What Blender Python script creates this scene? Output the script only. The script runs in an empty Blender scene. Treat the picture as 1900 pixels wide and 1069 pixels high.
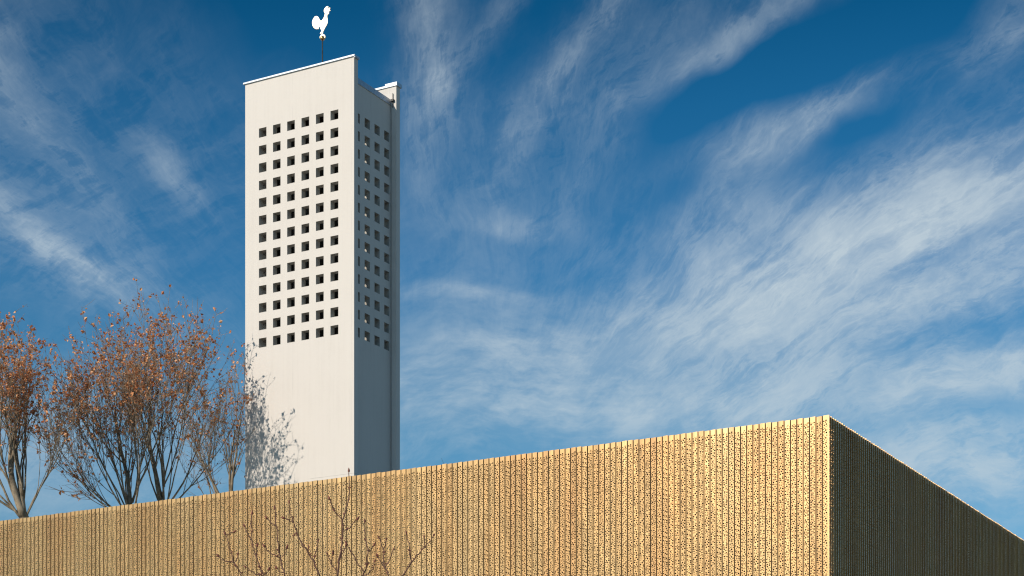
import bpy, bmesh, math, random
from mathutils import Vector, Matrix
from mathutils.geometry import delaunay_2d_cdt
R_ = math.radians
sc = bpy.context.scene
COL = sc.collection

# ------------------------------------------------------------------ camera
F, CU, HZ, EYE = 3468.0, 950.0, 1638.0, 1.6
cam = bpy.data.objects.new('camera', bpy.data.cameras.new('camera'))
COL.objects.link(cam); sc.camera = cam
cam.location = (0, 0, EYE); cam.rotation_euler = (R_(90), 0, 0)
cam.data.sensor_width = 36; cam.data.lens = F / 1900 * 36
cam.data.shift_y = (HZ - 534.5) / 1900
cam.data.clip_start = 0.1; cam.data.clip_end = 6000

def P(u, v, Y):                      # a point of the place seen at (u, v), Y metres away
    return Vector(((u - CU) / F * Y, Y, EYE + (HZ - v) / F * Y))

LD = Vector((-.8727, .4882, 0)).normalized()     # along the gold front, leftwards
RD = Vector((-LD.y * -1, -LD.x, 0)).normalized() # along the shaded side, away
SUN_A, SUN_B, SUN_EL = .30, .97, 28.0
sh = (LD * SUN_A - RD * SUN_B).normalized()
sun_dir = Vector((sh.x * math.cos(R_(SUN_EL)), sh.y * math.cos(R_(SUN_EL)), math.sin(R_(SUN_EL))))

# ------------------------------------------------------------------ world
w = bpy.data.worlds.new("World"); sc.world = w; w.use_nodes = True
nt = w.node_tree; N = nt.nodes; LK = nt.links; N.clear()

class G:
    """tiny node-graph helper"""
    def __init__(s, tree): s.t = tree
    def put(s, sock, v):
        if isinstance(v, bpy.types.NodeSocket): s.t.links.new(v, sock)
        elif isinstance(v, (tuple, list, Vector)):
            v = tuple(v)
            sock.default_value = v if len(sock.default_value) == len(v) else v + (1,)
        else: sock.default_value = v
    def m(s, op, a, b=0.0, c=None, clamp=False):
        n = s.t.nodes.new('ShaderNodeMath'); n.operation = op; n.use_clamp = clamp
        s.put(n.inputs[0], a); s.put(n.inputs[1], b)
        if c is not None: s.put(n.inputs[2], c)
        return n.outputs[0]
    def v(s, op, a, b=(0, 0, 0), sc_=None):
        n = s.t.nodes.new('ShaderNodeVectorMath'); n.operation = op
        s.put(n.inputs[0], a); s.put(n.inputs[1], b)
        if sc_ is not None: s.put(n.inputs[3], sc_)
        return n.outputs['Value'] if op in ('DOT_PRODUCT', 'LENGTH') else n.outputs[0]
    def noise(s, vec, scale, detail=3, rough=.5, dist=0.0, color=False):
        n = s.t.nodes.new('ShaderNodeTexNoise'); n.noise_dimensions = '3D'
        if vec is not None: s.put(n.inputs['Vector'], vec)
        n.inputs['Scale'].default_value = scale; n.inputs['Detail'].default_value = detail
        n.inputs['Roughness'].default_value = rough; n.inputs['Distortion'].default_value = dist
        return n.outputs['Color' if color else 'Fac']
    def ramp(s, f, stops, interp='LINEAR'):
        n = s.t.nodes.new('ShaderNodeValToRGB'); s.put(n.inputs[0], f); cr = n.color_ramp
        cr.interpolation = interp
        while len(cr.elements) < len(stops): cr.elements.new(.5)
        for e, (p, c) in zip(cr.elements, stops):
            e.position = p; e.color = (c, c, c, 1) if isinstance(c, (int, float)) else tuple(c) + (1,)
        return n.outputs[0]
    def mix(s, f, a, b, mode='MIX'):
        n = s.t.nodes.new('ShaderNodeMix'); n.data_type = 'RGBA'; n.blend_type = mode
        s.put(n.inputs[0], f); s.put(n.inputs[6], a); s.put(n.inputs[7], b)
        return n.outputs[2]
    def comb(s, x, y, z):
        n = s.t.nodes.new('ShaderNodeCombineXYZ')
        s.put(n.inputs[0], x); s.put(n.inputs[1], y); s.put(n.inputs[2], z); return n.outputs[0]
    def sep(s, v):
        n = s.t.nodes.new('ShaderNodeSeparateXYZ'); s.put(n.inputs[0], v); return n.outputs

g = G(nt)
tc = N.new('ShaderNodeTexCoord'); D = g.v('NORMALIZE', tc.outputs['Generated'])
sky = N.new('ShaderNodeTexSky'); sky.sky_type = 'NISHITA'; sky.sun_disc = False
sky.sun_elevation = R_(SUN_EL); sky.sun_rotation = math.atan2(sun_dir.x, sun_dir.y)
sky.altitude = 200; sky.air_density = 1.0; sky.dust_density = .5; sky.ozone_density = 3.0
gm = N.new('ShaderNodeGamma'); gm.inputs[1].default_value = 1.0
LK.new(sky.outputs[0], gm.inputs[0])
zel = g.sep(D)[2]
tint = g.ramp(g.m('MAXIMUM', zel, 0.0), [(0.0, (.92, 1, 1)), (.18, (.50, .86, .93)), (.235, (.36, .83, .93)), (.312, (.19, .70, .90)), (.383, (.085, .56, .76)), (.423, (.03, .44, .62)), (1, (.028, .40, .58))])
blue = g.mix(1.0, gm.outputs[0], tint, 'MULTIPLY')
# cirrus: fibres that fan out of one point low over the hall
d0 = Vector(((835 - CU) / F, 1, (HZ - 1000) / F)).normalized()
e1 = Vector((1, 0, 0)); e1 = (e1 - d0 * e1.dot(d0)).normalized(); e2 = e1.cross(d0) * -1
if e2.z < 0: e2 = -e2
wn = g.noise(D, 7.0, 2, .6, 0, True)
W = g.v('ADD', D, g.v('SCALE', g.v('SUBTRACT', wn, (.5, .5, .5)), (0, 0, 0), .036))
wn2 = g.noise(D, 30.0, 2, .6, 0, True)
W = g.v('ADD', W, g.v('SCALE', g.v('SUBTRACT', wn2, (.5, .5, .5)), (0, 0, 0), .013))
W = g.v('NORMALIZE', W)
xa, ya, aa = g.v('DOT_PRODUCT', W, tuple(e1)), g.v('DOT_PRODUCT', W, tuple(e2)), g.v('DOT_PRODUCT', W, tuple(d0))
ln = g.m('MAXIMUM', g.m('SQRT', g.m('ADD', g.m('MULTIPLY', xa, xa), g.m('MULTIPLY', ya, ya))), 1e-4)
rr = g.m('ARCCOSINE', g.m('MINIMUM', aa, .99999))
cx, cy = g.m('DIVIDE', xa, ln), g.m('DIVIDE', ya, ln)
def fan(K, k2): return g.comb(g.m('MULTIPLY', cx, K), g.m('MULTIPLY', cy, K), g.m('MULTIPLY', rr, k2))
fib1 = g.noise(fan(7, 9), 1.0, 6, .64)
fib2 = g.noise(fan(24, 30), 1.0, 6, .68)
fib3 = g.noise(fan(75, 80), 1.0, 3, .65)
blotch = g.noise(W, 13.0, 7, .66)
blobs = [  # u, v, angle, long, short, amount
    (1750, 385, 27, 330, 78, .74), (1500, 455, 22, 330, 80, .48), (1560, 560, 12, 300, 90, .40), (1200, 610, 8, 430, 100, .38), (1500, 700, 8, 600, 130, .42), (1250, 440, 20, 200, 50, .30), (1880, 470, 18, 200, 90, .35),
    (825, 90, 102, 160, 46, .44), (1350, 65, 38, 160, 24, .52), (1090, 105, 57, 160, 24, .42), (1180, 120, 50, 110, 34, .16), (850, 180, 100, 50, 18, .36), (1700, 190, 25, 200, 32, -.20),
    (950, 20, 57, 90, 22, .34), (60, 200, -60, 220, 40, .34), (30, 330, -62, 200, 60, .14), (90, 490, -38, 110, 22, .55), (20, 410, -50, 90, 26, .5), (310, 300, -50, 70, 26, .36), (1390, 262, 26, 90, 34, .55),
    (1505, 215, 42, 55, 24, .55), (1600, 155, 30, 60, 28, .40), (1850, 70, 42, 170, 40, .44), (1070, 350, 35, 150, 34, .34), (940, 425, 8, 60, 14, .42), (1000, 230, 60, 120, 26, .22),
    (790, 260, 95, 120, 40, .28), (850, 545, 4, 110, 14, .42), (930, 650, 5, 240, 34, .36), (200, 560, -15, 260, 50, .26), (900, 760, 3, 330, 75, .42), (1780, 870, 8, 230, 70, .95), (1850, 690, 12, 150, 30, .60), (1350, 760, 5, 260, 50, .5), (100, 850, 0, 400, 90, .5),
    (1250, 240, 32, 260, 45, -.26), (1600, 60, 30, 160, 50, -.12), (1850, 600, 16, 170, 20, -.30), (1830, 760, 14, 150, 18, -.2), (1740, 490, 30, 130, 16, -.34), (1130, 490, 15, 120, 26, -.22), (1280, 330, 35, 120, 22, -.2)]
cov = g.ramp(g.noise(W, 4.2, 4, .55), [(.42, .0), (.70, .18)])
front = g.m('GREATER_THAN', g.sep(D)[1], 0.0)
for (u, v_, an, sl, ss, am) in blobs:
    c = Vector(((u - CU) / F, 1, (HZ - v_) / F)).normalized()
    ex = Vector((1, 0, 0)); ex = (ex - c * ex.dot(c)).normalized(); ey = ex.cross(c) * -1
    if ey.z < 0: ey = -ey
    a = R_(an); l_ = ex * math.cos(a) + ey * math.sin(a); s_ = ey * math.cos(a) - ex * math.sin(a)
    p = g.m('POWER', g.m('MULTIPLY', g.v('DOT_PRODUCT', W, tuple(l_)), F / sl), 2.0)
    q = g.m('POWER', g.m('MULTIPLY', g.v('DOT_PRODUCT', W, tuple(s_)), F / ss), 2.0)
    ga = g.m('POWER', 2.718, g.m('MULTIPLY', g.m('ADD', p, q), -.7))
    cov = g.m('MULTIPLY_ADD', g.m('MULTIPLY', ga, front), am * .92 if am < 0 else am * .70, cov)
low = g.noise(g.v('MULTIPLY', W, (15, 15, 62)), 1.0, 6, .66)
low2 = g.noise(g.v('MULTIPLY', W, (60, 60, 190)), 1.0, 3, .65)
wf = g.ramp(rr, [(.085, 0), (.20, 1)])
fansum = g.m('ADD', g.m('MULTIPLY', fib1, .45), g.m('ADD', g.m('MULTIPLY', fib2, .36), g.m('MULTIPLY', fib3, .19)))
lowsum = g.m('ADD', g.m('MULTIPLY', low, .62), g.m('MULTIPLY', low2, .38))
tex0 = g.m('ADD', g.m('MULTIPLY', fansum, wf), g.m('MULTIPLY', lowsum, g.m('SUBTRACT', 1.0, wf)))
# slanting fibres, rising to the right, laid over the fan so that neither reads as combed
ca, sa = math.cos(R_(33)), math.sin(R_(33))
WX, WY, WZ = g.sep(W)
al = g.m('ADD', g.m('MULTIPLY', WX, ca), g.m('MULTIPLY', WZ, sa)); ac = g.m('SUBTRACT', g.m('MULTIPLY', WZ, ca), g.m('MULTIPLY', WX, sa))
slant = g.noise(g.comb(g.m('MULTIPLY', al, 17.0), g.m('MULTIPLY', ac, 62.0), g.m('MULTIPLY', WY, 17.0)), 1.0, 7, .70)
patch = g.ramp(g.noise(W, 6.0, 2, .5), [(.42, 0), (.58, 1)])
tex = g.m('ADD', g.m('MULTIPLY', tex0, g.m('MULTIPLY_ADD', patch, -.45, .75)), g.m('MULTIPLY', slant, g.m('MULTIPLY_ADD', patch, .45, .25)))
fs = g.m('ADD', g.m('SUBTRACT', tex, .5), g.m('MULTIPLY', g.m('SUBTRACT', blotch, .5), .80))
tt = g.m('SMOOTH_MAX', g.m('MULTIPLY_ADD', fs, 3.6, .46), 0.0, .25, clamp=True)
covp = g.m('MAXIMUM', cov, 0.0)
rdg = g.m('POWER', g.m('MAXIMUM', g.m('SUBTRACT', 1.0, g.m('ABSOLUTE', g.m('MULTIPLY', g.m('SUBTRACT', g.m('ADD', g.m('MULTIPLY', slant, .5), g.m('MULTIPLY', fib2, .5)), .5), 14.0))), 0.0), 2.0)
rdg2 = g.m('POWER', g.m('MAXIMUM', g.m('SUBTRACT', 1.0, g.m('ABSOLUTE', g.m('MULTIPLY', g.m('SUBTRACT', fib1, .53), 12.0))), 0.0), 2.0)
fil = g.m('MULTIPLY', g.m('MULTIPLY', g.m('ADD', rdg, rdg2), covp), g.m('MULTIPLY', wf, .24))
cl = g.m('MULTIPLY_ADD', covp, g.m('MULTIPLY_ADD', g.m('POWER', tt, 1.25), 1.0, g.m('MULTIPLY_ADD', covp, .45, .08)), fil)
alpha = g.ramp(g.m('MULTIPLY', cl, .64), [(0, 0), (.2, .24), (.4, .46), (.62, .66), (1, .88)])
cloudcol = g.mix(g.m('MULTIPLY', zel, 2.0, clamp=True), (5.3, 6.3, 6.9), (5.7, 6.6, 7.15))
skyc = g.mix(alpha, blue, cloudcol)
bg = N.new('ShaderNodeBackground'); bg.inputs[1].default_value = .10
LK.new(skyc, bg.inputs[0])
wo = N.new('ShaderNodeOutputWorld'); LK.new(bg.outputs[0], wo.inputs[0])

# ------------------------------------------------------------------ sun, exposure
sl = bpy.data.lights.new('sun', 'SUN'); sl.energy = 3.85; sl.angle = R_(.53); sl.color = (1, .90, .765)
so = bpy.data.objects.new('sun', sl); COL.objects.link(so)
so.rotation_euler = sun_dir.to_track_quat('Z', 'Y').to_euler()
sc.view_settings.view_transform = 'Standard'; sc.view_settings.look = 'None'
sc.cycles.filter_width = 1.2
sc.cycles.use_denoising = True; sc.cycles.denoising_prefilter = 'NONE'      # keeps the punched pattern sharp
sc.cycles.max_bounces = 6
sc.view_settings.exposure = 0.0; sc.view_settings.gamma = 1.0; sc.view_settings.use_curve_mapping = False

# ------------------------------------------------------------------ helpers
def mesh_obj(name, verts, faces, mat=None, parent=None, smooth=False, mats=None):
    me = bpy.data.meshes.new(name); me.from_pydata([tuple(v) for v in verts], [], faces)
    if mat: me.materials.append(mat)
    if smooth:
        for p in me.polygons: p.use_smooth = True
    me.update()
    return link(name, me, parent)
def link(name, me, parent=None):
    o = bpy.data.objects.new(name, me); COL.objects.link(o)
    if parent: o.parent = parent
    return o
def thing(name, label, cat, loc=(0, 0, 0), rz=0, group=None):
    o = bpy.data.objects.new(name, None); COL.objects.link(o)
    o.location = loc; o.rotation_euler = (0, 0, rz); o['label'] = label; o['category'] = cat
    o.empty_display_size = .3
    if group: o['group'] = group
    return o
class MB:
    def __init__(s): s.v = []; s.f = []
    def box(s, x0, x1, y0, y1, z0, z1, fr=None):
        b = len(s.v)
        for z in (z0, z1):
            for x, y in ((x0, y0), (x1, y0), (x1, y1), (x0, y1)):
                p = Vector((x, y, z)); s.v.append(fr @ p if fr else p)
        s.f += [tuple(b + i for i in q) for q in ((3, 2, 1, 0), (4, 5, 6, 7), (0, 1, 5, 4), (1, 2, 6, 5), (2, 3, 7, 6), (3, 0, 4, 7))]
    def tube(s, pts, rads, n=5, cap=True):
        prev = None; b0 = len(s.v)
        ref = Vector((.31, .87, .12)).normalized()
        for i, p in enumerate(pts):
            d = (pts[min(i + 1, len(pts) - 1)] - pts[max(i - 1, 0)])
            if d.length < 1e-9: d = Vector((0, 0, 1))
            d.normalize()
            a = d.cross(ref)
            if a.length < .05: a = d.cross(Vector((1, 0, 0)))
            a.normalize(); b = d.cross(a)
            for k in range(n):
                t = 2 * math.pi * k / n
                s.v.append(p + (a * math.cos(t) + b * math.sin(t)) * rads[i])
        for i in range(len(pts) - 1):
            for k in range(n):
                s.f.append((b0 + i * n + k, b0 + i * n + (k + 1) % n, b0 + (i + 1) * n + (k + 1) % n, b0 + (i + 1) * n + k))
        if cap:
            s.f.append(tuple(b0 + k for k in reversed(range(n))))
            e = b0 + (len(pts) - 1) * n; s.f.append(tuple(e + k for k in range(n)))
    def obj(s, name, mat, parent=None, smooth=False):
        return mesh_obj(name, s.v, s.f, mat, parent, smooth)

def material(name, rough=.7, metal=0.0, color=(.5, .5, .5)):
    m = bpy.data.materials.new(name); m.use_nodes = True
    b = m.node_tree.nodes['Principled BSDF']
    b.inputs['Roughness'].default_value = rough; b.inputs['Metallic'].default_value = metal
    b.inputs['Base Color'].default_value = tuple(color) + (1,)
    return m, b, G(m.node_tree)
def bump(g, b, h, strength, dist):
    n = g.t.nodes.new('ShaderNodeBump'); n.inputs['Strength'].default_value = strength
    n.inputs['Distance'].default_value = dist; g.put(n.inputs['Height'], h)
    g.t.links.new(n.outputs[0], b.inputs['Normal'])
def tcoord(g, which='Object'):
    return g.t.nodes.new('ShaderNodeTexCoord').outputs[which]
def gpos(g): return g.t.nodes.new('ShaderNodeNewGeometry').outputs['Position']

# ------------------------------------------------------------------ materials
# white painted, board-marked concrete of the tower
m_conc, b, g = material('white_concrete', .85)
o = tcoord(g); X, Y_, Z = g.sep(o)
hor = g.m('ADD', X, Y_)
st = g.noise(g.comb(g.m('MULTIPLY', hor, 6.0), 0.0, g.m('MULTIPLY', Z, .22)), 1.0, 4, .6)
bl = g.noise(o, .7, 5, .6)
fine = g.noise(o, 9, 3, .55)
f = g.m('ADD', g.m('MULTIPLY', st, .45), g.m('ADD', g.m('MULTIPLY', bl, .4), g.m('MULTIPLY', fine, .15)))
colr = g.ramp(f, [(.28, (.66, .612, .57)), (.50, (.713, .665, .622)), (.70, (.73, .682, .64))])
# cast joints: faint, interrupted lines round the shaft
jm = None
for zj, wj, pa in ((13.35, .012, .35), (14.75, .010, .32), (12.2, .01, .4)):
    t = g.m('LESS_THAN', g.m('ABSOLUTE', g.m('SUBTRACT', g.m('MULTIPLY_ADD', g.noise(o, 1.3, 2), .04, Z), zj + .02)), wj)
    t = g.m('MULTIPLY', t, g.m('MULTIPLY', g.ramp(g.noise(g.v('ADD', o, (zj, 0, 0)), .9, 2), [(.42, 0), (.56, 1)]), pa))
    jm = t if jm is None else g.m('MAXIMUM', jm, t)
vj = g.m('LESS_THAN', g.m('FRACT', g.m('MULTIPLY', g.m('ADD', hor, .1), 1.0 / 1.16)), .010)
vj = g.m('MULTIPLY', vj, g.m('MULTIPLY', g.ramp(g.noise(o, .8, 3), [(.45, 0), (.62, 1)]), .3))
jm = g.m('MAXIMUM', jm, vj)
# rain streaks running down below the openings and the coping
dr = g.noise(g.comb(g.m('MULTIPLY', hor, 16.0), 3.0, g.m('MULTIPLY', Z, .35)), 1.0, 3, .6)
drm = g.m('MULTIPLY', g.ramp(dr, [(.60, 0), (.78, 1)]), .07)
colr = g.mix(drm, colr, (.42, .40, .36))
colr = g.mix(jm, colr, (.26, .25, .24))
g.put(b.inputs['Base Color'], colr)
bd = g.m('FRACT', g.m('MULTIPLY', hor, 8.0))
hh = g.m('ADD', g.m('MULTIPLY', g.ramp(bd, [(0, 0), (.06, 1), (.94, 1), (1, 0)]), .35), g.m('ADD', g.m('MULTIPLY', fine, .12), g.m('MULTIPLY', jm, -2.0)))
bump(g, b, hh, .2, .01)

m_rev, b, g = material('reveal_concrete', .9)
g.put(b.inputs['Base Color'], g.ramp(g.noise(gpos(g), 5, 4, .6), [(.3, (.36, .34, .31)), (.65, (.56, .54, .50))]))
m_cop, b, g = material('coping_metal', .45, .55)
g.put(b.inputs['Base Color'], g.ramp(g.noise(tcoord(g), 2.5, 4, .6), [(.3, (.42, .47, .52)), (.7, (.56, .60, .65))]))
m_wood, b, g = material('dark_timber', .8)
o = tcoord(g); X, Y_, Z = g.sep(o)
g.put(b.inputs['Base Color'], g.ramp(g.noise(g.comb(g.m('MULTIPLY', X, 14.0), Y_, Z), 1.2, 4, .6), [(.3, (.018, .012, .008)), (.7, (.06, .04, .026))]))
m_roof, b, g = material('roof_membrane', .9)
g.put(b.inputs['Base Color'], g.ramp(g.noise(tcoord(g), 1.5, 4, .6), [(.3, (.10, .10, .10)), (.7, (.18, .175, .17))]))
m_white, b, g = material('gilded_sheet', .34, .45, (.97, .95, .90))
g.put(b.inputs['Base Color'], g.ramp(g.noise(tcoord(g), 6, 3), [(.3, (.70, .61, .46)), (.7, (.86, .78, .64))]))
m_ball, b, g = material('copper_ball', .28, .9)
g.put(b.inputs['Base Color'], g.ramp(g.noise(tcoord(g), 9, 3), [(.3, (.55, .27, .10)), (.7, (.85, .50, .22))]))
m_iron, b, g = material('dark_iron', .55, .5)
g.put(b.inputs['Base Color'], g.ramp(g.noise(tcoord(g), 9, 3), [(.3, (.03, .032, .035)), (.7, (.08, .078, .075))]))

# gold anodised perforated sheet: every slat its own tone, batches and cloudy tarnish
def gold(name):
    m, b, g = material(name, .45, .55)
    b.inputs['Coat Weight'].default_value = 1.0; b.inputs['Coat Roughness'].default_value = .29
    oi = g.t.nodes.new('ShaderNodeObjectInfo')
    p = gpos(g); X, Y_, Z = g.sep(p)
    along = g.m('ADD', g.m('MULTIPLY', X, LD.x), g.m('MULTIPLY', Y_, LD.y))
    acr = g.m('ADD', g.m('MULTIPLY', X, RD.x), g.m('MULTIPLY', Y_, RD.y))
    batch = g.noise(g.comb(g.m('MULTIPLY', along, 1.25), g.m('MULTIPLY', acr, 1.25), g.m('MULTIPLY', Z, .28)), 1.0, 2, .55)
    cloud = g.noise(g.comb(g.m('MULTIPLY', along, .55), g.m('MULTIPLY', acr, .55), g.m('MULTIPLY', Z, .33)), 1.0, 3, .6)
    t = g.m('ADD', g.m('MULTIPLY', g.m('SUBTRACT', oi.outputs['Random'], .5), .10), g.m('ADD', g.m('MULTIPLY', batch, .6), g.m('MULTIPLY', cloud, .4)))
    c = g.ramp(t, [(.22, (.49, .23, .075)), (.42, (.60, .332, .115)), (.56, (.64, .385, .148)), (.78, (.67, .43, .19))])
    s = g.noise(g.comb(g.m('MULTIPLY', along, 90.0), g.m('MULTIPLY', acr, 90.0), g.m('MULTIPLY', Z, 2.2)), 1.0, 3, .6)
    c = g.mix(g.m('MULTIPLY', g.ramp(s, [(.55, 0), (.75, 1)]), .22), c, (.36, .22, .10))
    g.put(b.inputs['Base Color'], c)
    g.put(b.inputs['Roughness'], g.m('MULTIPLY_ADD', g.noise(g.comb(g.m('MULTIPLY', along, 3.0), g.m('MULTIPLY', acr, 3.0), Z), 2.0, 3), .12, .34))
    bump(g, b, g.noise(g.comb(g.m('MULTIPLY', along, 4.0), g.m('MULTIPLY', acr, 4.0), g.m('MULTIPLY', Z, 1.1)), 1.0, 2), .5, .03)
    return m
m_gold = gold('gold_perforated_sheet')
m_back, b, g = material('dark_backing', .95)
g.put(b.inputs['Base Color'], g.ramp(g.noise(tcoord(g), 1.3, 4, .6), [(.3, (.010, .007, .005)), (.7, (.028, .019, .013))]))

# trees
def bark(name, a, c, sc_=3.0):
    m, b, g = material(name, .9)
    p = gpos(g); n1 = g.noise(p, sc_, 5, .65)
    g.put(b.inputs['Base Color'], g.ramp(n1, [(.35, a), (.62, c)]))
    bump(g, b, g.noise(p, 24, 3), .5, .02)
    return m
m_bark = bark('plane_bark', (.10, .078, .052), (.38, .30, .21))
m_twig = bark('twig_bark', (.20, .145, .10), (.42, .31, .21), 6)
m_shrub = bark('red_twig', (.085, .034, .024), (.20, .105, .075), 14)
m_bud, b, g = material('bud', .6)
g.put(b.inputs['Base Color'], g.ramp(g.noise(gpos(g), 40, 2), [(.35, (.12, .025, .018)), (.65, (.26, .08, .05))]))
m_leaf, b, g = material('dry_leaf', .7)
at = g.t.nodes.new('ShaderNodeAttribute'); at.attribute_name = 'tone'
g.put(b.inputs['Base Color'], g.ramp(at.outputs['Fac'], [(0, (.10, .024, .016)), (.22, (.32, .09, .036)), (.50, (.76, .27, .09)), (1, (.95, .56, .30))]))
tr = g.t.nodes.new('ShaderNodeBsdfTranslucent'); ms = g.t.nodes.new('ShaderNodeMixShader'); ms.inputs[0].default_value = .25
tr.inputs[0].default_value = (.62, .26, .09, 1)
out = g.t.nodes['Material Output']
g.t.links.new(b.outputs[0], ms.inputs[1]); g.t.links.new(tr.outputs[0], ms.inputs[2]); g.t.links.new(ms.outputs[0], out.inputs[0])
m_ground, b, g = material('paving_and_lawn', .95)
g.put(b.inputs['Base Color'], g.ramp(g.noise(gpos(g), .08, 6, .6), [(.42, (.10, .12, .055)), (.52, (.24, .225, .195)), (.7, (.30, .285, .25))]))

# ------------------------------------------------------------------ ground
gr = mesh_obj('ground', [(-3000, -3000, 0), (3000, -3000, 0), (3000, 3000, 0), (-3000, 3000, 0)], [(0, 1, 2, 3)], m_ground)
gr['kind'] = 'structure'

# ------------------------------------------------------------------ gold hall
HY = 30.0
H = P(1537, 770, HY); HTOP = H.z; H = Vector((H.x, H.y, 0))
PITCH, GAP, STEP, RET = .1085, .0180, .018, .014
LLEN, RLEN = 22.0, 20.0
hall = thing('perforated_hall', 'long low hall clad in vertical gold perforated metal slats with a sharp corner', 'building', H)
TILE = .355
def hole_tile(rng, w, h):
    """one repeat of the punched pattern: list of (x, z, r, n)"""
    holes = []
    def ok(x, z, r):
        for (a, c, q, _) in holes:
            dz = abs(c - z); dz = min(dz, h - dz)
            if (a - x) ** 2 + dz ** 2 < (q + r + .0025) ** 2: return False
        return True
    colsx = [rng.uniform(.2, .35) * w, rng.uniform(.62, .8) * w]
    for r, cnt, n in ((.0142, 10, 8), (.0102, 12, 7), (.0068, 10, 6)):
        k = 0; tries = 0
        while k < cnt and tries < 900:
            tries += 1
            x = rng.choice(colsx) + rng.gauss(0, .010) if rng.random() < .5 else rng.uniform(0, w)
            rr = r * rng.uniform(.88, 1.1)
            x = min(max(x, rr + .002), w - rr - .002)
            z = rng.uniform(0, h)
            if ok(x, z, rr): holes.append((x, z, rr, n)); k += 1
    return holes
def slat_mesh(seed, mirror, STEP):
    rng = random.Random(seed)
    w = PITCH - GAP
    tile = hole_tile(rng, w, TILE)
    top = HTOP; z0 = .02; z1 = top - .07
    pts = [Vector((0, z0)), Vector((w, z0)), Vector((w, top - .003)), Vector((0, top))]
    faces = [[0, 1, 2, 3]]
    for i in range(int(z1 / TILE) + 2):
        for (x, zt, r, n) in tile:
            z = z1 - i * TILE - zt
            if z - r < z0 + .01 or z + r > z1: continue
            b0 = len(pts); ph = rng.random()
            for k in range(n):
                a = 2 * math.pi * (k + ph) / n
                pts.append(Vector((x + r * math.cos(a), z + r * math.sin(a))))
            faces.append([b0 + k for k in range(n)])
    ov, oe, of, _a, _b, org = delaunay_2d_cdt(pts, [], faces, 1, 1e-7)
    s = -1 if mirror else 1
    V = [(p.x, s * STEP * (1 - p.x / w), p.y) for p in ov]
    Fc = [tuple(fc) for fc, og in zip(of, org) if all(k == 0 for k in og)]    # the sheet without the punched discs
    b0 = len(V)       # folded returns and the rolled top edge
    V += [(0, s * STEP, .02), (0, s * STEP, top), (0, -s * RET, top), (0, -s * RET, .02), (w, 0, .02), (w, 0, top - .003), (w, -s * RET, top - .003), (w, -s * RET, .02),
          (0, s * (STEP - .006), top - .002), (w, -s * .006, top - .005)]
    Fc += [(b0, b0 + 1, b0 + 2, b0 + 3), (b0 + 4, b0 + 5, b0 + 6, b0 + 7), (b0 + 1, b0 + 5, b0 + 9, b0 + 8)]
    me = bpy.data.meshes.new('slat'); me.from_pydata(V, [], Fc); me.materials.append(m_gold); me.update()
    return me
NV = 9
left_meshes = [slat_mesh(100 + i, False, .004) for i in range(NV)]
right_meshes = [slat_mesh(300 + i, True, .017) for i in range(NV)]
# local frames: front run (x along LD, y outward) and side run (x along RD, y inward)
angL = math.atan2(LD.y, LD.x); angR = math.atan2(RD.y, RD.x)
rng = random.Random(5)
def run(meshes, ang, direction, n_vis, n_all, off):
    prev = -1
    rest_v, rest_f = [], []
    for i in range(n_all):
        k = rng.randrange(NV)
        while k == prev: k = rng.randrange(NV)
        prev = k
        pos = direction * (i * PITCH + off)
        dz = rng.uniform(-.006, .004)
        tilt = rng.gauss(0, R_(.55))
        if i < n_vis:
            o = link('slat', meshes[k], hall)
            o.location = (pos.x, pos.y, dz); o.rotation_euler = (0, 0, ang + tilt)
        else:             # beyond the frame: plain slats, joined
            s = -1 if meshes is right_meshes else 1; w_ = PITCH - GAP
            M = Matrix.Translation(pos) @ Matrix.Rotation(ang, 4, 'Z'); b0 = len(rest_v)
            for q_ in ((0, s * STEP, .02), (w_, 0, .02), (w_, 0, HTOP), (0, s * STEP, HTOP), (0, -s * RET, .02), (0, -s * RET, HTOP)):
                rest_v.append(M @ Vector(q_))
            rest_f.extend([(b0, b0 + 1, b0 + 2, b0 + 3), (b0, b0 + 3, b0 + 5, b0 + 4)])
    if rest_v:
        o = mesh_obj('slat_run', rest_v, rest_f, m_gold, hall); o['kind'] = 'stuff'
nL, nR = int(LLEN / PITCH), int(RLEN / PITCH)
run(left_meshes, angL, LD, 168, nL, .001)
run(right_meshes, angR, RD, 124, nR, -.007)
# the dark wall behind the slats and the flat roof
fr = Matrix(((LD.x, RD.x, 0, 0), (LD.y, RD.y, 0, 0), (0, 0, 1, 0), (0, 0, 0, 1)))
mb = MB(); ins = .052; bt = HTOP - .005
mb.box(ins, LLEN, ins, ins + .25, 0, bt, fr); mb.box(ins, ins + .25, ins + .25, RLEN, 0, bt, fr)
mb.box(ins + .25, LLEN, RLEN - .3, RLEN, 0, bt, fr); mb.box(LLEN - .3, LLEN, ins + .25, RLEN - .3, 0, bt, fr)
mb.box(.004, LLEN, .004, ins - .001, bt - .03, bt, fr); mb.box(.004, ins - .001, ins, RLEN, bt - .03, bt, fr)  # cap plates added to keep sun out of the gap behind the slats
mb.obj('backing_wall_and_sun_cap', m_back, hall)
mb = MB(); mb.box(ins + .25, LLEN - .3, ins + .25, RLEN - .3, HTOP - .9, HTOP - .6, fr); mb.obj('roof', m_roof, hall)

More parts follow.
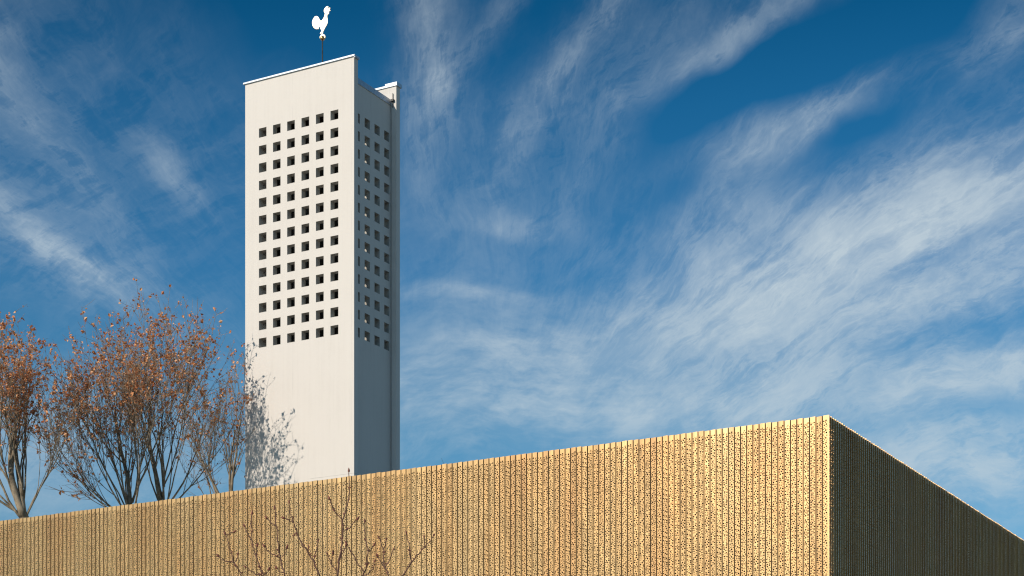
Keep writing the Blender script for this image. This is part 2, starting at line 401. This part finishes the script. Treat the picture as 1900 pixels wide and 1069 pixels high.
# ------------------------------------------------------------------ tower
TY = 60.0
TH = EYE + (HZ - 105.5) / F * TY
WID, DEP, T, REC = 4.352, 2.72, .22, .23
C0 = Vector(((657 - CU) / F * TY, TY, 0))
tower = thing('bell_tower', 'tall slim white concrete bell tower pierced by rows of small square openings', 'tower', C0, math.atan2(-LD.y, -LD.x))
ZTOPROW, PZ, HS = EYE + 24.80, .5790, .302
COLF = [-(.7644 + .5736 * i) for i in range(6)]
COLS = [.520 + .584 * i for i in range(4)]
ROWS = [ZTOPROW - PZ * i for i in range(13)]
OPEN = HS + .008
def pierced(a0, a1, z0, z1, cols, rows, half, place, thick):
    """plate with square holes; place(a, depth, z) -> Vector"""
    xs = sorted([a0, a1] + [c - half for c in cols] + [c + half for c in cols])
    zs = sorted([z0, z1] + [r - half for r in rows] + [r + half for r in rows])
    V, Fc, ids = [], [], {}
    def vid(i, j, d):
        k = (i, j, d)
        if k not in ids: ids[k] = len(V); V.append(place(xs[i], thick * d, zs[j]))
        return ids[k]
    def hole(i, j):
        if i < 0 or j < 0 or i >= len(xs) - 1 or j >= len(zs) - 1: return True
        return i % 2 == 1 and j % 2 == 1
    for i in range(len(xs) - 1):
        for j in range(len(zs) - 1):
            if hole(i, j): continue
            Fc.append((vid(i, j, 0), vid(i + 1, j, 0), vid(i + 1, j + 1, 0), vid(i, j + 1, 0)))
            Fc.append((vid(i, j + 1, 1), vid(i + 1, j + 1, 1), vid(i + 1, j, 1), vid(i, j, 1)))
            if hole(i - 1, j): Fc.append((vid(i, j, 1), vid(i, j, 0), vid(i, j + 1, 0), vid(i, j + 1, 1)))
            if hole(i + 1, j): Fc.append((vid(i + 1, j, 0), vid(i + 1, j, 1), vid(i + 1, j + 1, 1), vid(i + 1, j + 1, 0)))
            if hole(i, j - 1): Fc.append((vid(i, j, 0), vid(i, j, 1), vid(i + 1, j, 1), vid(i + 1, j, 0)))
            if hole(i, j + 1): Fc.append((vid(i, j + 1, 1), vid(i, j + 1, 0), vid(i + 1, j + 1, 0), vid(i + 1, j + 1, 1)))
    return V, Fc
def wallobj(name, *a):
    V, Fc = pierced(*a); o = mesh_obj(name, V, Fc, m_conc, tower)
    bm = bmesh.new(); bm.from_mesh(o.data); bmesh.ops.recalc_face_normals(bm, faces=bm.faces)
    bm.to_mesh(o.data); bm.free(); return o
SZ = EYE + 25.90
fw = wallobj('front_wall', -WID, 0, 0, TH, COLF, ROWS, OPEN / 2, lambda a, d, z: Vector((a, d, z)), T)
bw = wallobj('back_wall', -WID, 0, 0, TH, COLF, ROWS, OPEN / 2, lambda a, d, z: Vector((a, DEP - d, z)), T)
sw = wallobj('side_wall', T, DEP - T, 0, SZ, COLS, ROWS, OPEN / 2, lambda a, d, z: Vector((-REC - d, a, z)), T)
lw = wallobj('side_wall', T, DEP - T, 0, SZ, COLS, ROWS, OPEN / 2, lambda a, d, z: Vector((-WID + REC + d, a, z)), T)
# lining of each opening in the two walls that are seen
def lining(axis):
    mb = MB(); a, b_ = OPEN / 2 - .0005, HS / 2; e = .0025
    for (x0, x1, z0, z1) in ((-a, -b_, -a, a), (b_, a, -a, a), (-b_, b_, -a, -b_), (-b_, b_, b_, a)):
        if axis == 'y': mb.box(x0, x1, -e, T + e, z0, z1)
        else: mb.box(-T - e, e, x0, x1, z0, z1)
    me = bpy.data.meshes.new('opening_lining'); me.from_pydata([tuple(v) for v in mb.v], [], mb.f)
    me.materials.append(m_rev); me.update(); return me
lf, ls = lining('y'), lining('x')
# a hairline edge only: the lining is proud by 2.5 mm
for z in ROWS:
    for c in COLF:
        o = link('opening_lining', lf, fw); o.location = (c, 0, z)
    for c in COLS:
        o = link('opening_lining', ls, sw); o.location = (-REC, c, z)
# copings
mb = MB(); mb.box(-WID - .05, .045, -.05, T + .04, TH + .012, TH + .062); mb.box(-WID - .02, .02, -.02, T + .02, TH, TH + .012); mb.box(.0, .055, -.02, T, TH - .02, TH - .001); mb.obj('coping', m_cop, tower)
mb = MB(); mb.box(-WID - .05, .045, DEP - T - .04, DEP + .05, TH, TH + .06); mb.box(-.42, .045, DEP - T - .04, DEP + .05, TH + .062, TH + .12); mb.obj('coping', m_cop, tower)
for s, x0 in ((1, -REC), (-1, -WID + REC)):
    mb = MB(); xo, xi = x0 + s * .03, x0 - s * (T + .04)
    for y in (T + .002, DEP - T - .002):
        mb.v += [Vector((xo, y, SZ)), Vector((xi, y, SZ)), Vector((xi, y, SZ + .33)), Vector((xo - s * .02, y, SZ + .20))]
    mb.f += [(0, 1, 2, 3), (7, 6, 5, 4), (0, 3, 7, 4), (3, 2, 6, 7), (2, 1, 5, 6), (1, 0, 4, 5)]
    mb.obj('side_flashing', m_cop, tower)
mb = MB(); mb.box(-WID + REC + T, -REC - T, T, DEP - T, SZ - .35, SZ - .15); mb.obj('roof', m_roof, tower)
# little fittings on the rear slab: a bracket with a lightning conductor running down the recess
mb = MB()
mb.tube([Vector((-.12, DEP - T - .03, SZ - .1)), Vector((-.12, DEP - T - .03, SZ + .38))], [.012, .012], 5)
mb.box(-.17, -.07, DEP - T - .09, DEP - T, SZ + .10, SZ + .17)
mb.tube([Vector((-.2, DEP - T - .012, SZ - 14)), Vector((-.2, DEP - T - .012, SZ + .02))], [.007, .007], 4)
mb.obj('lightning_conductor', m_iron, tower)
# timber bell frame added inside as dark screen behind the openings: posts, rails, boards
bf = MB()
for x in (-1.35, -2.1, -2.85, -3.75): bf.box(x - .06, x + .06, .92, 1.04, 16.5, SZ - .35)
for z in [17.2 + i * 1.16 for i in range(9)]: bf.box(-3.85, -1.25, 1.05, 1.13, z - .05, z + .05)
bfo = bf.obj('bell_frame', m_wood, tower)
bd = MB(); bd.box(0, .15, 0, .025, 16.6, SZ - .36)
bme = None
x = -3.88; rb = random.Random(3)
while x < -1.35:
    o = bd.obj('board', m_wood, bfo) if bme is None else link('board', bme, bfo)
    bme = o.data; o.location = (x, .885 + rb.uniform(-.006, .006), rb.uniform(-.02, 0)); x += .172

# ------------------------------------------------------------------ weather vane
VX, VY = -2.185, DEP / 2
vp = tower.matrix_basis @ Vector((VX, VY, 0)); vp = C0 + Matrix.Rotation(math.atan2(-LD.y, -LD.x), 3, 'Z') @ Vector((VX, VY, 0))
s_px = vp.y / F
zr = SZ - .15
zball = EYE + (HZ - 71.0) * s_px
vane = thing('weather_vane', 'white rooster weather vane on a dark pole with a copper ball above the tower', 'weather vane', (vp.x, vp.y, zr))
ou = [(352,578),(356,550),(362,525),(378,500),(395,470),(415,440),(432,410),(438,380),(438,340),(432,310),(430,280),(436,255),(445,262),(455,250),(462,232),(464,210),(476,208),(490,196),(480,186),(471,178),(484,160),(478,143),(464,148),(456,166),(447,150),(452,125),(430,118),(405,128),(385,145),(370,170),(366,195),(372,218),(385,235),(380,260),(372,290),(355,318),(335,342),(318,350),(300,330),(285,300),(270,275),(250,262),(230,260),(205,268),(180,300),(163,340),(162,380),(172,420),(190,450),(215,472),(245,482),(275,482),(284,460),(288,440),(298,455),(308,480),(318,500),(326,522),(310,540),(300,555),(305,570),(318,568),(330,556),(333,578)]
def plate(outline, thick, bulge=0):
    n = len(outline); V = []; Fc = []
    for y in (-thick, thick):
        for (a, c) in outline: V.append(((a - 343) / 8.91 * s_px, y, (637 - c) / 8.91 * s_px + zball - zr))
    bm = bmesh.new(); vs = [bm.verts.new(v) for v in V]
    f1 = bm.faces.new(vs[:n]); f2 = bm.faces.new(list(reversed(vs[n:])))
    for i in range(n): bm.faces.new((vs[i], vs[(i + 1) % n], vs[n + (i + 1) % n], vs[n + i]))
    bmesh.ops.recalc_face_normals(bm, faces=bm.faces)
    ed = [e for e in bm.edges if all(abs(v.co.y - e.verts[0].co.y) < 1e-6 for v in e.verts)]
    bmesh.ops.bevel(bm, geom=ed, offset=thick * .5, segments=1, affect='EDGES')
    bmesh.ops.triangulate(bm, faces=[f for f in bm.faces if len(f.verts) > 4])
    me = bpy.data.meshes.new('rooster'); bm.to_mesh(me); bm.free(); return me
me = plate(ou, .018); me.materials.append(m_white); ro = link('rooster', me, vane); ro.rotation_euler = (0, 0, R_(-14))
cup = [(348 + 54 * math.cos(a), 622 - 50 * math.sin(a)) for a in [math.pi * (-.15 + 1.3 * k / 14) for k in range(15)]]
me = plate(cup, .028); me.name = 'crescent_foot'; me.materials.append(m_white); o = link('crescent_foot', me, vane); o.rotation_euler = (0, 0, R_(-14))
bm = bmesh.new(); bmesh.ops.create_uvsphere(bm, u_segments=20, v_segments=12, radius=.082)
for f_ in bm.faces: f_.smooth = True
me = bpy.data.meshes.new('ball'); bm.to_mesh(me); bm.free(); me.materials.append(m_ball)
o = link('ball', me, vane); o.location = (0, 0, zball - zr)
mb = MB(); hp = zball - zr
mb.tube([Vector((0, 0, 0)), Vector((0, 0, hp - .06))], [.026, .020], 8)
mb.tube([Vector((0, 0, 0)), Vector((0, 0, .12))], [.07, .05], 8)
mb.obj('pole', m_iron, vane)

# ------------------------------------------------------------------ trees
def rot_about(d, ang, az):
    a = d.cross(Vector((0, 0, 1)))
    if a.length < .05: a = Vector((1, 0, 0))
    a.normalize(); b = d.cross(a).normalized()
    ax = a * math.cos(az) + b * math.sin(az)
    return (d * math.cos(ang) + ax * math.sin(ang)).normalized()
def grow_path(rg, p, d, L, n, wig, up):
    pts = [p.copy()]; d = d.copy()
    for i in range(n):
        d = (d + Vector((rg.gauss(0, wig), rg.gauss(0, wig), rg.gauss(0, wig * .6))) + Vector((0, 0, up))).normalized()
        p = p + d * (L / n); pts.append(p.copy())
    return pts, d
def at_path(pts, t):
    x = t * (len(pts) - 1); i = min(int(x), len(pts) - 2); f_ = x - i
    return pts[i].lerp(pts[i + 1], f_), (pts[i + 1] - pts[i]).normalized()
def plane_tree(label, base, fork, seed, limbs, leafn, S=1.0, spread=(10, 38), n2=8, n3=7, n4=5, leafsize=.052, group='plane trees behind the hall', trunk_r=.24):
    rg = random.Random(seed)
    t = thing('plane_tree', label, 'tree', base, 0, group)
    loc = lambda v: v - base
    mb = MB(); f0 = fork - base
    tp, _ = [], None
    for i in range(9):
        k = i / 8; q = f0 * k + Vector((math.sin(k * 5 + seed) * .10 * (1 - k), math.cos(k * 4 + seed) * .08 * (1 - k), 0)); tp.append(q)
    mb.tube(tp, [trunk_r * (1.25 - .55 * i / 8) for i in range(9)], 10)
    mb.obj('trunk', m_bark, t, True)
    tw = MB(); tips = []
    for (az, inc, L, r) in limbs:
        d = rot_about(Vector((0, 0, 1)), R_(inc), 0)
        d = Vector((math.sin(R_(inc)) * math.cos(R_(az)), math.sin(R_(inc)) * math.sin(R_(az)), math.cos(R_(inc))))
        lift = rg.uniform(-.5, 1.0) * (1 if inc < 30 else .35) if r < .07 else 0.0
        o0 = f0 + Vector((-.10 + .10 * rg.random(), .05, 0)) + (Vector((d.x * .10, d.y * .10, lift)) if lift > 0 else Vector((0, 0, lift)))
        pts, dd = grow_path(rg, o0, d, L, 8, .085, .05)
        lm = MB(); nr = len(pts); lm.tube(pts, [r * (1 - .66 * i / (nr - 1)) for i in range(nr)], 7)
        for j in range(n2 + rg.randint(-1, 2)):
            tt = rg.uniform(.30, 1.0) if j else 1.0
            p, d1 = at_path(pts, tt)
            d2 = rot_about(d1, R_(rg.uniform(*spread)) if j else R_(5), rg.uniform(0, 6.28))
            L2 = S * rg.uniform(1.7, 2.9) * (1.15 - .35 * tt)
            p2, e2_ = grow_path(rg, p, d2, L2, 6, .055, .10)
            r2 = max(r * (1 - .62 * tt) * rg.uniform(.38, .55), .013)
            lm.tube(p2, [r2 * (1 - .8 * i / 6) for i in range(7)], 5)
            for k in range(n3 + rg.randint(-1, 2)):
                t3 = rg.uniform(.18, 1.0) if k else 1.0
                p, d1 = at_path(p2, t3)
                d3 = rot_about(d1, R_(rg.uniform(12, 50)) if k else R_(6), rg.uniform(0, 6.28))
                L3 = S * rg.uniform(.75, 1.5)
                p3, e3 = grow_path(rg, p, d3, L3, 5, .06, .11)
                r3 = max(r2 * .40, .0085)
                tw.tube(p3, [r3 * (1 - .6 * i / 5) for i in range(6)], 4, False)
                for q_ in range(n4 + rg.randint(-1, 2)):
                    t4 = rg.uniform(.15, .98)
                    p, d1 = at_path(p3, t4)
                    d4 = rot_about(d1, R_(rg.uniform(22, 64)), rg.uniform(0, 6.28))
                    p4, e4 = grow_path(rg, p, d4, S * rg.uniform(.22, .62), 3, .12, .03)
                    tw.tube(p4, [.0062, .0052, .0044, .0035], 3, False)
                    tips.append((p4, t3))
                tips.append((p3, t3))
        lm.obj('limb', m_bark, t, True)
    o = tw.obj('twigs', m_twig, t); o['kind'] = 'stuff'
    # dry leaves hanging on
    V, Fc, tone = [], [], []
    zs = sorted(p[-1].z for p, _ in tips); zlo, zhi = zs[int(len(zs) * .08)], zs[-1]
    n = 0
    while n < leafn:
        pth, _ = rg.choice(tips)
        p, d1 = at_path(pth, rg.uniform(.25, 1.0))
        hrel = (p.z - zlo) / (zhi - zlo)
        if rg.random() > .28 + .75 * max(0, hrel): continue
        for _c in range(rg.choice((1, 1, 1, 2, 2, 3))):
            s = leafsize * rg.choice((.4, .55, .7, .8, 1, 1.1, 1.35)) * rg.uniform(.85, 1.1)
            c = p + Vector((rg.gauss(0, .035), rg.gauss(0, .035), rg.gauss(-.02, .035)))
            a = Vector((rg.gauss(0, 1), rg.gauss(0, 1), rg.gauss(0, .8))).normalized()
            b_ = a.cross(Vector((rg.gauss(0, 1), rg.gauss(0, 1), rg.gauss(0, 1)))).normalized(); nn = a.cross(b_)
            i = len(V); k = rg.uniform(.2, .6) * s
            V += [c - a * s, c + b_ * s * .8 + nn * k, c + a * s * 1.05 + nn * k * .3, c - b_ * s * .75 + nn * k, c + a * s * .2 - nn * k * .3,]
            Fc += [(i, i + 1, i + 4), (i + 1, i + 2, i + 4), (i + 2, i + 3, i + 4), (i + 3, i, i + 4)]
            tn = min(1, max(0, rg.betavariate(1.9, 1.1))); tone += [tn] * 5; n += 1
    o = mesh_obj('leaves', V, Fc, m_leaf, t); o['kind'] = 'stuff'
    at_ = o.data.attributes.new('tone', 'FLOAT', 'POINT'); at_.data.foreach_set('value', tone)
    return t
def gnd(u, Y): return Vector(((u - CU) / F * Y, Y, 0))
# big tree in the middle left
def fan_limbs(seed, n, i0, i1, L0, drop, thick):
    rl = random.Random(seed); out = []
    for k in range(n):
        inc = i0 + (i1 - i0) * k / (n - 1) + rl.uniform(-3, 3)
        az = (0 if inc > 0 else 180) + rl.uniform(-50, 50) * (1 if abs(inc) > 12 else 2.5)
        out.append((az, abs(inc), L0 - drop * (inc / 55) ** 2 + rl.uniform(-.3, .25), .085 if k in thick else rl.uniform(.022, .038)))
    return out
plane_tree('broad plane tree with a pale knobbly central stem, between the frame-edge tree and the tower', gnd(245, 59.5), P(245, 968, 59.5), 11,
           fan_limbs(77, 17, -62, 27, 3.7, 1.2, (11,)), 4000, S=.92, n2=6, n3=5, n4=3, leafsize=.050, spread=(10, 36), trunk_r=.19)
plane_tree('plane tree with fanned slender stems just left of the tower, second crown from it', gnd(306, 60.6), P(306, 952, 60.6), 19,
           fan_limbs(31, 13, -30, 46, 3.7, 1.6, (3,)), 2700, S=.88, n2=5, n3=5, n4=3, leafsize=.050, spread=(10, 36), trunk_r=.18)
plane_tree('plane tree with a forked trunk cut by the left edge of the photo', gnd(46, 57), P(46, 962, 57), 23,
           [(180, 34, 2.4, .135), (190, 8, 3.0, .105), (175, 17, 3.3, .04), (15, 17, 2.6, .035), (178, 62, 3.0, .04), (250, 20, 3.2, .035), (350, 34, 1.9, .028), (200, 42, 3.3, .045), (100, 14, 3.2, .035), (190, 24, 3.5, .04), (183, 50, 3.2, .035), (260, 6, 3.3, .035)],
           4200, S=.90, n2=6, n3=5, n4=3, leafsize=.050, spread=(10, 34), trunk_r=.22)
plane_tree('thin sparse plane tree half hidden behind the left edge of the white tower', gnd(428, 67), P(428, 985, 67), 37,
           [(180, 14, 3.0, .06), (60, 12, 3.6, .07), (0, 14, 3.3, .06), (190, 28, 2.6, .045), (10, 30, 2.6, .045), (170, 42, 2.2, .04)], 900, S=.85, n2=6, n3=5, n4=4, leafsize=.050, spread=(8, 32))
plane_tree('bare tree whose twig tips just show over the gold hall right of the tower', gnd(806, 64), P(806, 1082, 64), 41,
           [(180, 18, 1.6, .06), (60, 10, 1.9, .07), (0, 22, 1.6, .06)], 30, S=.62, n2=4, n3=3, n4=2, leafsize=.03)

# ------------------------------------------------------------------ budding shrub in front of the hall
SY = 11.0
base = gnd(640, SY)
shrub = thing('budding_shrub', 'bare budding shrub with reddish twigs standing in front of the gold slats', 'shrub', base)
br = [
 [(1058,140),(1060,240),(1057,350),(1035,430),(1012,500),(1014,580),(1008,660),(985,790),(975,906)], [(915,340),(935,395),(958,430),(1012,500)], [(1115,490),(1098,510),(1070,545),(1015,575)],
 [(620,370),(628,430),(645,500),(680,600),(740,710),(800,800),(845,906)], [(585,480),(612,490),(643,505)], [(515,415),(528,550),(545,720),(570,850),(585,906)],
 [(455,480),(490,520),(525,535)], [(440,690),(465,720),(500,745),(545,770)], [(600,700),(590,735),(560,765)], [(295,545),(345,650),(375,760),(420,870),(435,906)],
 [(345,450),(340,520),(340,600),(347,655)], [(382,688),(378,720),(372,745)], [(465,860),(450,885),(430,892)], [(150,600),(180,690),(215,790),(250,860),(270,906)],
 [(100,760),(125,785),(160,800),(212,806)], [(210,580),(190,590),(152,605)], [(240,750),(236,775),(220,800)], [(1175,510),(1176,580),(1180,640),(1200,720),(1192,830),(1160,906)],
 [(1040,665),(1090,750),(1130,820),(1172,880)], [(1240,680),(1228,705),(1202,722)], [(1280,630),(1296,670),(1315,720),(1310,800),(1340,880),(1352,906)], [(1330,640),(1326,670),(1314,712)],
 [(1680,610),(1620,690),(1560,750),(1510,820),(1450,906)], [(1480,590),(1500,660),(1507,740),(1513,815)], [(900,745),(915,790),(935,830),(978,868)], [(940,740),(934,780),(922,806)],
 [(830,650),(825,690),(810,730),(797,800)], [(1035,680),(1020,720),(1000,760),(990,790)], [(1385,710),(1362,770),(1345,810),(1322,850)], [(1245,800),(1235,850),(1200,890),(1165,900)],
 [(1270,760),(1290,800),(1330,862)], [(300,840),(350,880),(425,900)], [(660,600),(672,590),(678,598)], [(760,700),(758,720),(752,725)], [(530,850),(545,870),(575,880)], [(1610,620),(1612,660),(1612,698)]]
rg = random.Random(8)
mbb = MB(); buds = MB()
mains = {0, 3, 5, 9, 13, 17, 20, 22}
stem_ends = []
for bi, pl in enumerate(br):
    dy = rg.uniform(-.25, .25)
    n = len(pl); pts = []
    for i, (a, c) in enumerate(pl):
        u, v_ = 380 + a / 3.958, 840 + c / 3.958
        pts.append(P(u, v_, SY + (dy if bi in mains else 0) * (1 if bi in mains else 0)) - base)
    if bi not in mains: # hook the side twig onto the nearest main at its lower end, keep its shape
        pts = [p + Vector((0, .01, 0)) for p in pts]
    L0 = 0.0; rad = []
    for i, p in enumerate(pts):
        if i: L0 += (p - pts[i - 1]).length
        rad.append(min(.0026 + .0060 * L0, .0078))
    # finer, slightly knotty path
    fine_p, fine_r = [], []
    for i in range(len(pts) - 1):
        for k in range(4):
            q = pts[i].lerp(pts[i + 1], k / 4); j = .0025 if (i or k) else 0
            fine_p.append(q + Vector((rg.gauss(0, j), rg.gauss(0, j), rg.gauss(0, j)))); fine_r.append((rad[i] * (1 - k / 4) + rad[i + 1] * k / 4) * (1.18 if k == 0 and i else 1))
    fine_p.append(pts[-1]); fine_r.append(rad[-1])
    mbb.tube(fine_p, fine_r, 6)
    if bi in mains: stem_ends.append((pts[-1], rad[-1]))
    # a bud at the tip and short side buds along the shoot
    d = (pts[0] - pts[1]).normalized()
    def bud(p, d, s):
        buds.tube([p - d * .4 * s, p, p + d * 1.0 * s, p + d * 2.0 * s, p + d * 3.0 * s], [.3 * s, .75 * s, .85 * s, .5 * s, .06 * s], 6)
    bud(pts[0], d, .0072 * rg.uniform(.85, 1.25))
    acc = 0
    for i in range(2, len(fine_p) - 1):
        acc += (fine_p[i] - fine_p[i - 1]).length
        if acc > .085:
            acc = rg.uniform(0, .03)
            for s in (-1, 1):
                if rg.random() < .62:
                    dd = (Vector((s * .8, rg.uniform(-.5, .5), .8))).normalized(); bud(fine_p[i] + dd * fine_r[i], dd, .0044 * rg.uniform(.7, 1.4))
for (p, r) in stem_ends:                 # stems run on down to the ground
    q0 = p; q3 = Vector((p.x * .12, p.y * .3, 0)); ps, rs = [], []
    for k in range(9):
        t = k / 8; ps.append(q0.lerp(q3, t ** 1.0) + Vector((math.sin(t * 7 + p.x * 9) * .03 * (1 - t), 0, 0)) + Vector((p.x * .35 * t * (1 - t), 0, 0))); rs.append(r + (.030 - r) * t)
    mbb.tube(ps, rs, 7)
mbb.obj('branches', m_shrub, shrub, True)
o = buds.obj('buds', m_bud, shrub, True); o['kind'] = 'stuff'
